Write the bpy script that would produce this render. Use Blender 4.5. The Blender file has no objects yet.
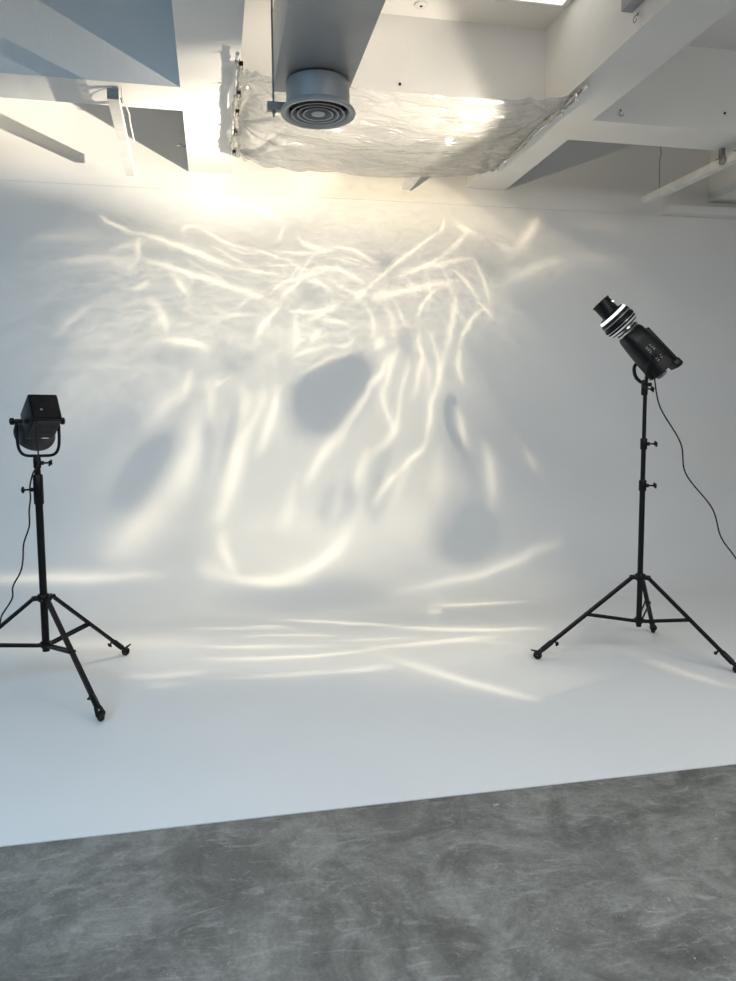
# Photo studio: white cyclorama, two light stands, a crumpled plastic sheet slung between ceiling beams
import bpy, bmesh, math, random
from mathutils import Vector, Matrix, noise
random.seed(7)
C = bpy.context.scene.collection
PI = math.pi

# ---------------------------------------------------------------- helpers
def obj(name, bm, m, parent=None, smooth=True, angle=40):
    me = bpy.data.meshes.new(name)
    bmesh.ops.recalc_face_normals(bm, faces=bm.faces)
    bm.to_mesh(me); bm.free()
    me.materials.append(m)
    for p in me.polygons: p.use_smooth = smooth
    if smooth: me.set_sharp_from_angle(angle=math.radians(angle))
    o = bpy.data.objects.new(name, me); C.objects.link(o)
    if parent is not None: o.parent = parent
    return o
def thing(name, label, cat, loc=(0, 0, 0), group=None):
    o = bpy.data.objects.new(name, None); C.objects.link(o)
    o.empty_display_size = .1
    o.location = loc; o['label'] = label; o['category'] = cat
    if group: o['group'] = group
    return o
def tag(o, label, cat, group=None):
    o['label'] = label; o['category'] = cat
    if group: o['group'] = group
    return o
def struct(name, bm, m, smooth=False):
    o = obj(name, bm, m, None, smooth); o['kind'] = 'structure'; return o
def box(bm, a, b, bev=0.0):
    a, b = Vector(a), Vector(b)
    r = bmesh.ops.create_cube(bm, size=1)
    s = b - a; c = (a + b) / 2
    for v in r['verts']: v.co = Vector((v.co.x*s.x, v.co.y*s.y, v.co.z*s.z)) + c
    if bev > 0:
        es = list({e for v in r['verts'] for e in v.link_edges})
        bmesh.ops.bevel(bm, geom=es, offset=bev, segments=2, affect='EDGES', profile=.6)
def frame_from(d):
    d = Vector(d).normalized()
    return d.to_track_quat('Z', 'Y').to_matrix()
def tube(bm, pts, r, n=14, caps=True):
    pts = [Vector(p) for p in pts]
    rs = r if isinstance(r, (list, tuple)) else [r]*len(pts)
    rings = []; prev = None
    for i, p in enumerate(pts):
        d = (pts[min(i+1, len(pts)-1)] - pts[max(i-1, 0)]).normalized()
        if prev is None:
            a = d.orthogonal().normalized()
        else:
            a = (prev - d*prev.dot(d)).normalized()
        prev = a; b = d.cross(a)
        rings.append([bm.verts.new(p + (a*math.cos(2*PI*k/n) + b*math.sin(2*PI*k/n))*rs[i]) for k in range(n)])
    for q in range(len(rings)-1):
        for k in range(n):
            bm.faces.new((rings[q][k], rings[q][(k+1) % n], rings[q+1][(k+1) % n], rings[q+1][k]))
    if caps:
        bm.faces.new(rings[0][::-1]); bm.faces.new(rings[-1])
def lathe(bm, prof, M=None, n=40):
    # prof: list of (r, z); revolve about Z then transform by M
    M = M or Matrix.Identity(4)
    rings = []
    for r, z in prof:
        if r < 1e-5: rings.append([bm.verts.new(M @ Vector((0, 0, z)))])
        else: rings.append([bm.verts.new(M @ Vector((r*math.cos(2*PI*k/n), r*math.sin(2*PI*k/n), z))) for k in range(n)])
    for A, B in zip(rings, rings[1:]):
        if len(A) == 1 and len(B) == 1: continue
        for k in range(n):
            k2 = (k+1) % n
            if len(A) == 1: bm.faces.new((A[0], B[k], B[k2]))
            elif len(B) == 1: bm.faces.new((A[k], A[k2], B[0]))
            else: bm.faces.new((A[k], A[k2], B[k2], B[k]))
def catmull(pts, per=8):
    pts = [Vector(p) for p in pts]; P = [pts[0]*2-pts[1]] + pts + [pts[-1]*2-pts[-2]]
    out = []
    for i in range(1, len(P)-2):
        for k in range(per):
            t = k/per; a, b, c, d = P[i-1], P[i], P[i+1], P[i+2]
            out.append(.5*((2*b) + (c-a)*t + (2*a-5*b+4*c-d)*t*t + (3*b-a-3*c+d)*t**3))
    out.append(pts[-1]); return out

# ---------------------------------------------------------------- materials
def mat(name, col, rough=.5, metal=0.0, **k):
    m = bpy.data.materials.new(name); m.use_nodes = True
    b = m.node_tree.nodes['Principled BSDF']
    if name.startswith('black'): b.inputs['Specular IOR Level'].default_value = .22
    b.inputs['Base Color'].default_value = (*col, 1); b.inputs['Roughness'].default_value = rough
    b.inputs['Metallic'].default_value = metal
    for a, v in k.items(): b.inputs[a.replace('_', ' ')].default_value = v
    return m
def noise_variation(m, scale, c0, c1, bump=0.0, detail=4, bscale=None, rough=None):
    nt = m.node_tree; b = nt.nodes['Principled BSDF']
    tc = nt.nodes.new('ShaderNodeTexCoord'); n = nt.nodes.new('ShaderNodeTexNoise')
    n.inputs['Scale'].default_value = scale; n.inputs['Detail'].default_value = detail
    nt.links.new(tc.outputs['Object'], n.inputs['Vector'])
    r = nt.nodes.new('ShaderNodeValToRGB'); r.color_ramp.elements[0].position = .35; r.color_ramp.elements[1].position = .65
    r.color_ramp.elements[0].color = (*c0, 1); r.color_ramp.elements[1].color = (*c1, 1)
    nt.links.new(n.outputs['Fac'], r.inputs['Fac']); nt.links.new(r.outputs['Color'], b.inputs['Base Color'])
    if bump:
        n2 = nt.nodes.new('ShaderNodeTexNoise'); n2.inputs['Scale'].default_value = bscale or scale*6; n2.inputs['Detail'].default_value = 3
        nt.links.new(tc.outputs['Object'], n2.inputs['Vector'])
        bp = nt.nodes.new('ShaderNodeBump'); bp.inputs['Strength'].default_value = bump; bp.inputs['Distance'].default_value = .01
        nt.links.new(n2.outputs['Fac'], bp.inputs['Height']); nt.links.new(bp.outputs['Normal'], b.inputs['Normal'])
    return m
M_wall = noise_variation(mat('white_wall_paint', (.8, .8, .79), .55), 1.3, (.775, .775, .77), (.80, .80, .795), .05, 3, 90)
M_beam = noise_variation(mat('white_beam_paint', (.8, .79, .77), .6), 2.0, (.76, .75, .735), (.80, .79, .775), .08, 3, 60)
M_ceil = noise_variation(mat('white_ceiling_paint', (.78, .77, .75), .7), 1.5, (.76, .75, .73), (.79, .78, .76), .05, 3, 70)
M_black = noise_variation(mat('black_powder_coat', (.005, .005, .006), .5), 30, (.004, .004, .005), (.007, .007, .008), .1, 2, 400)
M_blackg = noise_variation(mat('black_satin_plastic', (.005, .005, .006), .38), 20, (.004, .004, .005), (.006, .006, .007))
M_rubber = noise_variation(mat('black_rubber', (.015, .015, .015), .7), 40, (.012, .012, .012), (.022, .022, .022))
M_cable = mat('black_cable_jacket', (.02, .02, .02), .5)
M_chrome = noise_variation(mat('brushed_steel', (.75, .75, .75), .25, 1.0), 60, (.68, .68, .68), (.8, .8, .8))
M_silver = noise_variation(mat('silver_reflector_ring', (.9, .9, .9), .35, .6), 20, (.85, .85, .85), (.95, .95, .95))
M_duct = noise_variation(mat('grey_duct_sheet_metal', (.30, .32, .34), .42, .25), 2.5, (.27, .285, .30), (.33, .34, .355), .03, 2, 12)
M_diff = noise_variation(mat('grey_diffuser_enamel', (.34, .35, .36), .4, .2), 8, (.32, .33, .34), (.37, .38, .39))
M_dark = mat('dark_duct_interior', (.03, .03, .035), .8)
M_rail = noise_variation(mat('painted_rail', (.72, .71, .69), .5), 9, (.66, .65, .63), (.76, .75, .73))
M_steel = noise_variation(mat('dull_steel_rod', (.25, .25, .25), .5, .5), 30, (.2, .2, .2), (.3, .3, .3))
M_grille = noise_variation(mat('dark_grey_grille', (.03, .03, .032), .5), 25, (.025, .025, .027), (.038, .038, .04))
M_dish = noise_variation(mat('grey_reflector_dish', (.05, .05, .053), .4, .3), 12, (.04, .04, .043), (.06, .06, .063))
M_mark = mat('pale_printed_marks', (.35, .37, .38), .6)

def concrete():
    m = mat('polished_concrete', (.2, .2, .2), .5)
    nt = m.node_tree; b = nt.nodes['Principled BSDF']; N = nt.nodes.new; Lk = nt.links.new
    tc = N('ShaderNodeTexCoord')
    def nz(scale, detail, rough=.6, dist=0.0, vec=None):
        n = N('ShaderNodeTexNoise'); n.inputs['Scale'].default_value = scale; n.inputs['Detail'].default_value = detail
        n.inputs['Roughness'].default_value = rough; n.inputs['Distortion'].default_value = dist
        Lk(vec or tc.outputs['Object'], n.inputs['Vector']); return n
    def ramp(src, p0, p1, c0, c1):
        r = N('ShaderNodeValToRGB'); e = r.color_ramp.elements; e[0].position = p0; e[1].position = p1
        e[0].color = (*c0, 1); e[1].color = (*c1, 1); Lk(src, r.inputs['Fac']); return r
    def mix(a, bb, fac, mode='MIX'):
        x = N('ShaderNodeMix'); x.data_type = 'RGBA'; x.blend_type = mode
        Lk(a, x.inputs['A']); Lk(bb, x.inputs['B'])
        if isinstance(fac, float): x.inputs['Factor'].default_value = fac
        else: Lk(fac, x.inputs['Factor'])
        return x.outputs['Result']
    big = nz(2.3, 10, .72, .9); base = ramp(big.outputs['Fac'], .41, .59, (.118, .116, .108), (.235, .230, .212))
    med = nz(7, 9, .7, .8); mr = ramp(med.outputs['Fac'], .34, .66, (.74, .74, .74), (1.24, 1.24, 1.22))
    c = mix(base.outputs['Color'], mr.outputs['Color'], 1.0, 'MULTIPLY')
    fine = nz(90, 5, .7); fr = ramp(fine.outputs['Fac'], .3, .7, (.78, .78, .78), (1.18, 1.18, 1.18))
    c = mix(c, fr.outputs['Color'], 1.0, 'MULTIPLY')
    # trowel smears and pale flecks
    mp = N('ShaderNodeMapping'); mp.inputs['Scale'].default_value = (1.0, 2.6, 1); mp.inputs['Rotation'].default_value = (0, 0, .5)
    Lk(tc.outputs['Object'], mp.inputs['Vector'])
    sm = nz(5.5, 10, .72, 1.6, mp.outputs['Vector']); sr = ramp(sm.outputs['Fac'], .54, .68, (0, 0, 0), (.5, .5, .5))
    pale = N('ShaderNodeRGB'); pale.outputs[0].default_value = (.42, .42, .40, 1)
    c = mix(c, pale.outputs[0], sr.outputs['Color'])
    fl = nz(38, 4, .8, 1.0); fmask = nz(2.4, 3); fr2 = ramp(fl.outputs['Fac'], .62, .68, (0, 0, 0), (.9, .9, .9))
    fm = ramp(fmask.outputs['Fac'], .5, .62, (0, 0, 0), (1, 1, 1))
    ff = mix(fr2.outputs['Color'], fm.outputs['Color'], 1.0, 'MULTIPLY')
    pale2 = N('ShaderNodeRGB'); pale2.outputs[0].default_value = (.5, .5, .48, 1)
    c = mix(c, pale2.outputs[0], ff)
    Lk(c, b.inputs['Base Color'])
    rr = N('ShaderNodeMapRange'); rr.inputs['To Min'].default_value = .38; rr.inputs['To Max'].default_value = .62
    Lk(med.outputs['Fac'], rr.inputs['Value']); Lk(rr.outputs['Result'], b.inputs['Roughness'])
    bp = N('ShaderNodeBump'); bp.inputs['Strength'].default_value = .18; bp.inputs['Distance'].default_value = .01
    Lk(fine.outputs['Fac'], bp.inputs['Height']); Lk(bp.outputs['Normal'], b.inputs['Normal'])
    return m
M_conc = concrete()

def film():
    m = bpy.data.materials.new('thin_plastic_film'); m.use_nodes = True; nt = m.node_tree; N = nt.nodes.new; Lk = nt.links.new
    b = nt.nodes['Principled BSDF']; out = nt.nodes['Material Output']
    b.inputs['Base Color'].default_value = (.62, .62, .60, 1); b.inputs['Roughness'].default_value = .17
    b.inputs['Metallic'].default_value = .72; b.inputs['Specular IOR Level'].default_value = .8
    tl = N('ShaderNodeBsdfTranslucent'); tl.inputs['Color'].default_value = (.6, .59, .57, 1)
    tp = N('ShaderNodeBsdfTransparent')
    m1 = N('ShaderNodeMixShader'); m1.inputs[0].default_value = .25; Lk(b.outputs[0], m1.inputs[1]); Lk(tl.outputs[0], m1.inputs[2])
    m2 = N('ShaderNodeMixShader'); m2.inputs[0].default_value = .16; Lk(m1.outputs[0], m2.inputs[1]); Lk(tp.outputs[0], m2.inputs[2])
    Lk(m2.outputs[0], out.inputs['Surface'])
    tc = N('ShaderNodeTexCoord')
    mp = N('ShaderNodeMapping'); mp.inputs['Scale'].default_value = (2.0, 5.0, 4); mp.inputs['Rotation'].default_value = (0, 0, .12)
    Lk(tc.outputs['Object'], mp.inputs['Vector'])
    n = N('ShaderNodeTexNoise'); n.inputs['Scale'].default_value = 2.6; n.inputs['Detail'].default_value = 5; n.inputs['Distortion'].default_value = 1.2
    Lk(mp.outputs['Vector'], n.inputs['Vector'])
    bp = N('ShaderNodeBump'); bp.inputs['Strength'].default_value = 1.0; bp.inputs['Distance'].default_value = .035
    Lk(n.outputs['Fac'], bp.inputs['Height']); Lk(bp.outputs['Normal'], b.inputs['Normal']); Lk(bp.outputs['Normal'], tl.inputs['Normal'])
    return m
M_film = film()
def emit(name, col, s):
    m = bpy.data.materials.new(name); m.use_nodes = True; b = m.node_tree.nodes['Principled BSDF']
    b.inputs['Base Color'].default_value = (*col, 1)
    b.inputs['Emission Color'].default_value = (*col, 1); b.inputs['Emission Strength'].default_value = s
    return m
M_ceilglow = emit('emissive_lit_ceiling', (1.0, .97, .9), 1.0)  # brightness of a lit ceiling patch, put in as emission
M_glow = emit('lit_glass_ring', (1.0, .98, .94), .75)

# ---------------------------------------------------------------- setting
X0, X1 = -6.5, 9.5
WY, RC, ZC = 6.5, .85, 4.10
BZ = 3.545                                   # underside of the beams
# cyclorama: painted floor, cove and wall in one sweep
bm = bmesh.new()
prof = [(2.74, -.004), (2.74, .0), (3.6, 0), (WY-RC, 0)]
for k in range(1, 25):
    a = k/24*PI/2; prof.append((WY-RC+RC*math.sin(a), RC-RC*math.cos(a)))
prof += [(WY, 2.0), (WY, 3.398)]
for (y0, z0), (y1, z1) in zip(prof, prof[1:]):
    vs = [bm.verts.new(p) for p in ((X0, y0, z0), (X1, y0, z0), (X1, y1, z1), (X0, y1, z1))]
    bm.faces.new(vs)
bmesh.ops.remove_doubles(bm, verts=bm.verts, dist=1e-5)
wb = struct('wall_back', bm, M_wall, True)
# upper wall above the seam, set back a few millimetres
bm = bmesh.new(); box(bm, (X0, WY+.002, 3.3998), (X1, WY+.2, ZC+.1)); struct('wall_upper', bm, M_wall)
bm = bmesh.new(); box(bm, (X0, -3.5, -.2), (X1, WY+.2, -.004)); struct('floor', bm, M_conc)
bm = bmesh.new(); box(bm, (X0, -.6, ZC), (X1, WY+.2, ZC+.2)); struct('ceiling', bm, M_ceil)
for x in (-4.96, -2.55, -.15, 2.25, 4.66, 7.06):
    bm = bmesh.new(); box(bm, (x, -.6, BZ), (x+.35, WY+.01, ZC+.01)); struct('ceiling_beam', bm, M_beam)
bays = [(-6.5, -4.96), (-4.61, -2.55), (-2.20, -.15), (.20, 2.25), (2.60, 4.66), (5.01, 7.06)]
for a, b in bays:
    bm = bmesh.new(); box(bm, (a, 4.915, BZ), (b, 5.27, ZC+.01)); struct('cross_beam', bm, M_beam)
# small ledge along the foot of the upper wall in the right bay
bm = bmesh.new(); box(bm, (4.17, WY-.10, 3.405), (6.9, WY+.01, 3.475)); struct('trim_1', bm, M_beam)

# added glowing panel in place of a lit patch of ceiling, middle bay
cl = thing('ceiling_glow_patch', 'flat glowing panel standing in for lit ceiling in the bay right of the duct', 'lit ceiling patch', (2.0, 4.36, ZC))
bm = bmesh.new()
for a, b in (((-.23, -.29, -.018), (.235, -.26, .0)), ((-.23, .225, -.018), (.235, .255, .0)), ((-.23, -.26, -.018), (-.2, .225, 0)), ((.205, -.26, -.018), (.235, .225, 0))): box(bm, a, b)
obj('added_glow_frame', bm, M_rail, cl, False)
bm = bmesh.new(); box(bm, (-.2, -.26, -.012), (.205, .225, -.001)); obj('diffuser', bm, M_ceilglow, cl, False)  # emissive face stands in for lit ceiling, no fixture

# ---------------------------------------------------------------- ventilation duct with round diffuser
dt = thing('air_duct', 'grey rectangular sheet metal air duct with round ceiling diffuser', 'duct', (.56, 4.0, 3.25))
bm = bmesh.new(); box(bm, (-.21, -4.2, 0), (.19, .17, .36), .006); obj('duct_body', bm, M_duct, dt)
MD = Matrix.Translation((.012, .012, -.014))
bm = bmesh.new(); lathe(bm, [(.165, .004), (.165, -.13), (.158, -.13), (.158, .003)], MD); obj('neck', bm, M_duct, dt)
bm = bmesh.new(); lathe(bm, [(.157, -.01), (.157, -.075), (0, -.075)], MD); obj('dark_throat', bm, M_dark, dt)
bm = bmesh.new(); lathe(bm, [(.150, -.118), (.155, -.135), (.176, -.150), (.192, -.150), (.196, -.143), (.190, -.130), (.166, -.112)], MD); rim = obj('diffuser', bm, M_diff, dt)
for k, r in enumerate((.134, .103, .073)):
    bm = bmesh.new(); lathe(bm, [(r-.019, -.112), (r-.012, -.130), (r, -.148), (r+.007, -.149), (r+.005, -.143), (r-.007, -.127), (r-.013, -.110), (r-.019, -.112)], MD); obj('louvre_ring', bm, M_diff, rim)
bm = bmesh.new(); lathe(bm, [(0, -.120), (.030, -.122), (.040, -.132), (.036, -.146), (0, -.150)], MD); obj('centre_disc', bm, M_diff, rim)
bm = bmesh.new()
for a in (0, PI/2):
    c, s = math.cos(a), math.sin(a); tube(bm, [MD @ Vector((-.15*c, -.15*s, -.118)), MD @ Vector((.15*c, .15*s, -.118))], .004, 8)
obj('spider_bracket', bm, M_diff, rim)
# strut under the duct end and its threaded rod
bm = bmesh.new(); box(bm, (-.245, .07, -.128), (.17, .11, -.108)); box(bm, (-.245, .07, -.108), (.17, .074, -.088)); box(bm, (-.245, .106, -.108), (.17, .11, -.088))
hs = obj('support_strut', bm, M_steel, dt, False)
bm = bmesh.new(); tube(bm, [(-.212, .09, -.16), (-.212, .09, .849)], .0055, 10); tube(bm, [(-.212, .09, -.140), (-.212, .09, -.128)], .011, 6); obj('threaded_rod', bm, M_steel, dt)

# narrow trunking on the side of the right beam
bm = bmesh.new(); box(bm, (2.186, 1.2, 3.665), (2.25, 3.84, 3.80), .003)
tag(obj('cable_trunking', bm, M_duct), 'narrow grey metal trunking on the side of the right ceiling beam', 'trunking')

# ---------------------------------------------------------------- ceiling rails
def rail(x0, y0, x1, y1, z, label, clamps):
    t = thing('ceiling_rail', label, 'rail', (x0, y0, z), 'white rails hung under the cross beam')
    L = math.hypot(x1-x0, y1-y0); t.rotation_euler.z = math.atan2(y1-y0, x1-x0) - PI/2
    bm = bmesh.new(); w, h, e = .032, .060, .004
    box(bm, (-w, 0, 0), (w, L, e)); box(bm, (-w, 0, h-e), (w, L, h)); box(bm, (-w, 0, e), (-w+e, L, h-e)); box(bm, (w-e, 0, e), (w, L, h-e))
    obj('rail_body', bm, M_rail, t, False)
    for yy, lab in ((0, 'near'), (L, 'far')):
        bm = bmesh.new(); s = -1 if lab == 'near' else 1
        box(bm, (-w-.001, yy, -.001), (w+.001, yy+s*.004, h+.001)); obj('end_cap', bm, M_steel if lab == 'near' else M_rail, t, False)
    for c in clamps:
        bm = bmesh.new(); box(bm, (-.018, c-.015, h), (.018, c+.015, BZ-z-.001)); box(bm, (-.04, c-.02, h-.002), (.04, c+.02, h+.005))
        tube(bm, [(.03, c, h-.005), (.03, c, h+.022)], .008, 8); obj('clamp', bm, M_steel, t, False)
    return t
rail(-.535, 4.80, -.585, 6.22, 3.40, 'white ceiling rail left of the left beam, its dark end towards the camera', (.18, .40))
rail(1.655, 4.98, 1.65, 6.36, 3.452, 'short end of a white rail showing below the plastic sheet', (.05, .22))
r3 = rail(3.86, 4.72, 3.80, 6.20, 3.40, 'white ceiling rail under the cross beam at the right edge', (.30, .50))
bm = bmesh.new(); lathe(bm, [(0, 0), (.026, 0), (.034, .006), (.034, .016), (.026, .02), (0, .02)], Matrix.Translation((-.032, .44, .033)) @ Matrix.Rotation(-PI/2, 4, 'Y'), 20); obj('round_bolt', bm, M_steel, r3)

# ---------------------------------------------------------------- plastic sheet slung between the beams
ps = thing('plastic_sheet', 'crumpled translucent plastic sheet slung between the beams behind the duct', 'plastic sheet', (1.225, 5.2, 3.52))
NX, NY = 210, 130
def sheet_z(u, v):
    # u across 0..1 (left to right), v depth 0..1 (near to far)
    sag = (.066*(1-v) + .118*v) * (1-(2*u-1)**2)**.8
    x, y = u*2.05, v*1.42
    z = -sag
    p = Vector((x*1.0, y*2.6, .3)); w = noise.noise(Vector((x*1.5, y*1.5, 4)))
    z += .034*noise.noise(p + Vector((w, w, 0)))*min(1, u*6, (1-u)*6)*min(1, .15+v*3)
    z += .009*(1-2*abs(noise.noise(Vector((x*2.2 + w*2, y*5.5 - x*1.2, 2)))))*min(1, u*6, (1-u)*6)
    # tension folds fanning out of the taped corners and clips
    for (cx, cy, amp, f, ph) in ((.02, 1.28, .022, 13, .3), (.02, .75, .016, 11, 1.2), (.03, .12, .014, 10, 2.2), (2.03, 1.38, .014, 12, .7), (2.02, .25, .012, 9, .1)):
        dx, dy = x-cx, y-cy; r = math.hypot(dx, dy)+1e-4; a = math.atan2(dy, abs(dx)+1e-4)
        z += 1.5*amp*math.exp(-((r-.26)/.34)**2)*abs(math.sin(a*f/2+ph+1.5*noise.noise(Vector((r*2, a*2, ph)))))*-1
    # one long fold across the near right panel
    d = (y-(.42-.35*(u-.62)/.3)); 
    if .6 < u < .95: z -= .018*math.exp(-(d/.022)**2)*math.sin((u-.6)/.35*PI)
    return z
bm = bmesh.new(); G = []
for j in range(NY+1):
    v = j/NY; row = []
    for i in range(NX+1):
        u = i/NX
        y = v*1.42 - .70
        y += .035*math.sin(u*PI)*(1 if v < .5 else -.4)*abs(2*v-1)**2 + .012*noise.noise(Vector((u*9, 0, v)))*abs(2*v-1)**3
        x = u*2.05 - 1.025 + .02*noise.noise(Vector((0, v*9, u*3)))*abs(2*u-1)**3
        row.append(bm.verts.new((x, y, sheet_z(u, v))))
    G.append(row)
for j in range(NY):
    for i in range(NX): bm.faces.new((G[j][i], G[j][i+1], G[j+1][i+1], G[j+1][i]))
sheet = obj('film', bm, M_film, ps, True, 180)
rcl = random.Random(5)
for sx, xx in ((-1, -1.035), (1, 1.03)):
    # crumpled roll of film wound around a batten on each beam edge
    bm = bmesh.new(); n = 26; K = 150; rings = []
    for q in range(K+1):
        y = -.80 + q/K*1.50; ring = []
        for k in range(n):
            a = 2*PI*k/n
            r = .011 + .013*max(0, noise.noise(Vector((math.cos(a)*1.3, math.sin(a)*1.3, y*11+sx*3)))) + .007*noise.noise(Vector((math.cos(a)*3, math.sin(a)*3, y*26)))
            ring.append(bm.verts.new((xx + r*math.cos(a)*1.1 + .012*math.sin(y*9), y, -.018 + r*math.sin(a)*.8)))
        rings.append(ring)
    for A, B in zip(rings, rings[1:]):
        for k in range(n): bm.faces.new((A[k], A[(k+1) % n], B[(k+1) % n], B[k]))
    bm.faces.new(rings[0][::-1]); bm.faces.new(rings[-1])
    obj('gathered_edge', bm, M_film, ps, True, 180)
    bm = bmesh.new(); tube(bm, [(xx+sx*.012, -.86, -.012), (xx+sx*.012, .74, -.012)], .011, 12); obj('batten', bm, M_chrome if sx > 0 else M_rail, ps)
    for yy in ((-.79, -.42, -.14, .20, .60) if sx < 0 else (-.76, -.55, .42, .58)):
        bm = bmesh.new()
        an = rcl.uniform(-.6, .6); Mc = Matrix.Translation((xx-sx*.008, yy, -.034)) @ Matrix.Rotation(an, 4, 'Z')
        box(bm, (-.012, -.007, -.008), (.012, .007, .014), .002)
        for v in bm.verts: v.co = Mc @ v.co
        for q in (-1, 1): tube(bm, [Mc @ Vector((q*.008, 0, -.006)), Mc @ Vector((q*.012, .006, -.020)), Mc @ Vector((q*.004, .010, -.028))], .0022, 6)
        obj('spring_clip', bm, M_blackg if sx < 0 else M_chrome, ps)

# ---------------------------------------------------------------- small fittings on the beams
def hook(loc, label, d=(0, -1, 0)):
    bm = bmesh.new(); pts = [Vector((0, 0, .028)), Vector((0, -.012, .02))]
    for k in range(10):
        a = PI*.5 - k/9*PI*1.45; pts.append(Vector((.016*math.cos(a)*-1, -.018, .016*math.sin(a))))
    tube(bm, pts, .0026, 8)
    lathe(bm, [(0, 0), (.007, 0), (.007, .003), (0, .004)], Matrix.Translation((0, -.001, .028)) @ Matrix.Rotation(PI/2, 4, 'X'), 12)
    o = obj('screw_hook', bm, M_steel); o.location = loc
    if d[0]: o.rotation_euler.z = -PI/2
    tag(o, label, 'hook', 'screw hooks on the beams')
hook((2.81, 4.914, 3.60), 'small screw hook on the front of the cross beam right of the sheet')
hook((2.249, 3.775, 3.60), 'small screw hook on the right beam under the grey trunking', (1, 0, 0))
def plug(loc, label):
    bm = bmesh.new(); lathe(bm, [(0, 0), (.009, 0), (.008, .006), (.003, .008), (0, .008)], Matrix.Rotation(PI/2, 4, 'X'), 14)
    o = obj('wall_plug', bm, M_blackg); o.location = loc; tag(o, label, 'wall plug')
plug((1.238, 4.914, 3.674), 'small black plug in the cross beam above the plastic sheet')
plug((3.625, 4.914, 3.668), 'small black plug in the cross beam at the right edge')
bm = bmesh.new(); lathe(bm, [(.010, 0), (.045, 0), (.043, -.010), (.030, -.016), (.010, -.012)]); dm = obj('ceiling_sensor', bm, M_rail)
dm.location = (1.34, 4.766, ZC-.0005); tag(dm, 'small round white ceiling sensor with black centre near the cross beam', 'sensor')
bm = bmesh.new(); lathe(bm, [(0, -.016), (.009, -.014), (.010, 0)]); obj('black_lens', bm, M_blackg, dm)
bm = bmesh.new(); tube(bm, catmull([(3.812, 6.0, 4.099), (3.816, 6.0, 3.85), (3.824, 6.0, 3.76), (3.812, 6.0, 3.70), (3.818, 6.0, 3.468)]), .004, 8)
tag(obj('hanging_wire', bm, M_steel), 'thin grey wire hanging down to the rail in the right bay', 'wire')
for zc_, lab in ((3.50, 'small wire stub on the edge of the left beam by the wall'),):
    bm = bmesh.new(); tube(bm, [(-.148, 6.05, zc_+.09), (-.20, 6.03, zc_+.10)], .003, 8); tube(bm, [(-.148, 6.0, zc_+.07), (-.22, 5.98, zc_+.07)], .003, 8)
    tag(obj('wire_stub', bm, M_steel), lab, 'wire')
bm = bmesh.new(); tube(bm, catmull([(-.50, 4.99, 3.541), (-.50, 5.00, 3.49), (-.475, 5.10, 3.44), (-.49, 5.3, 3.47), (-.487, 5.5, 3.42), (-.50, 5.60, 3.44)]), .0045, 8)
tag(obj('loose_cord', bm, M_rail), 'loose white cord beside the left ceiling rail', 'cord')

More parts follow.
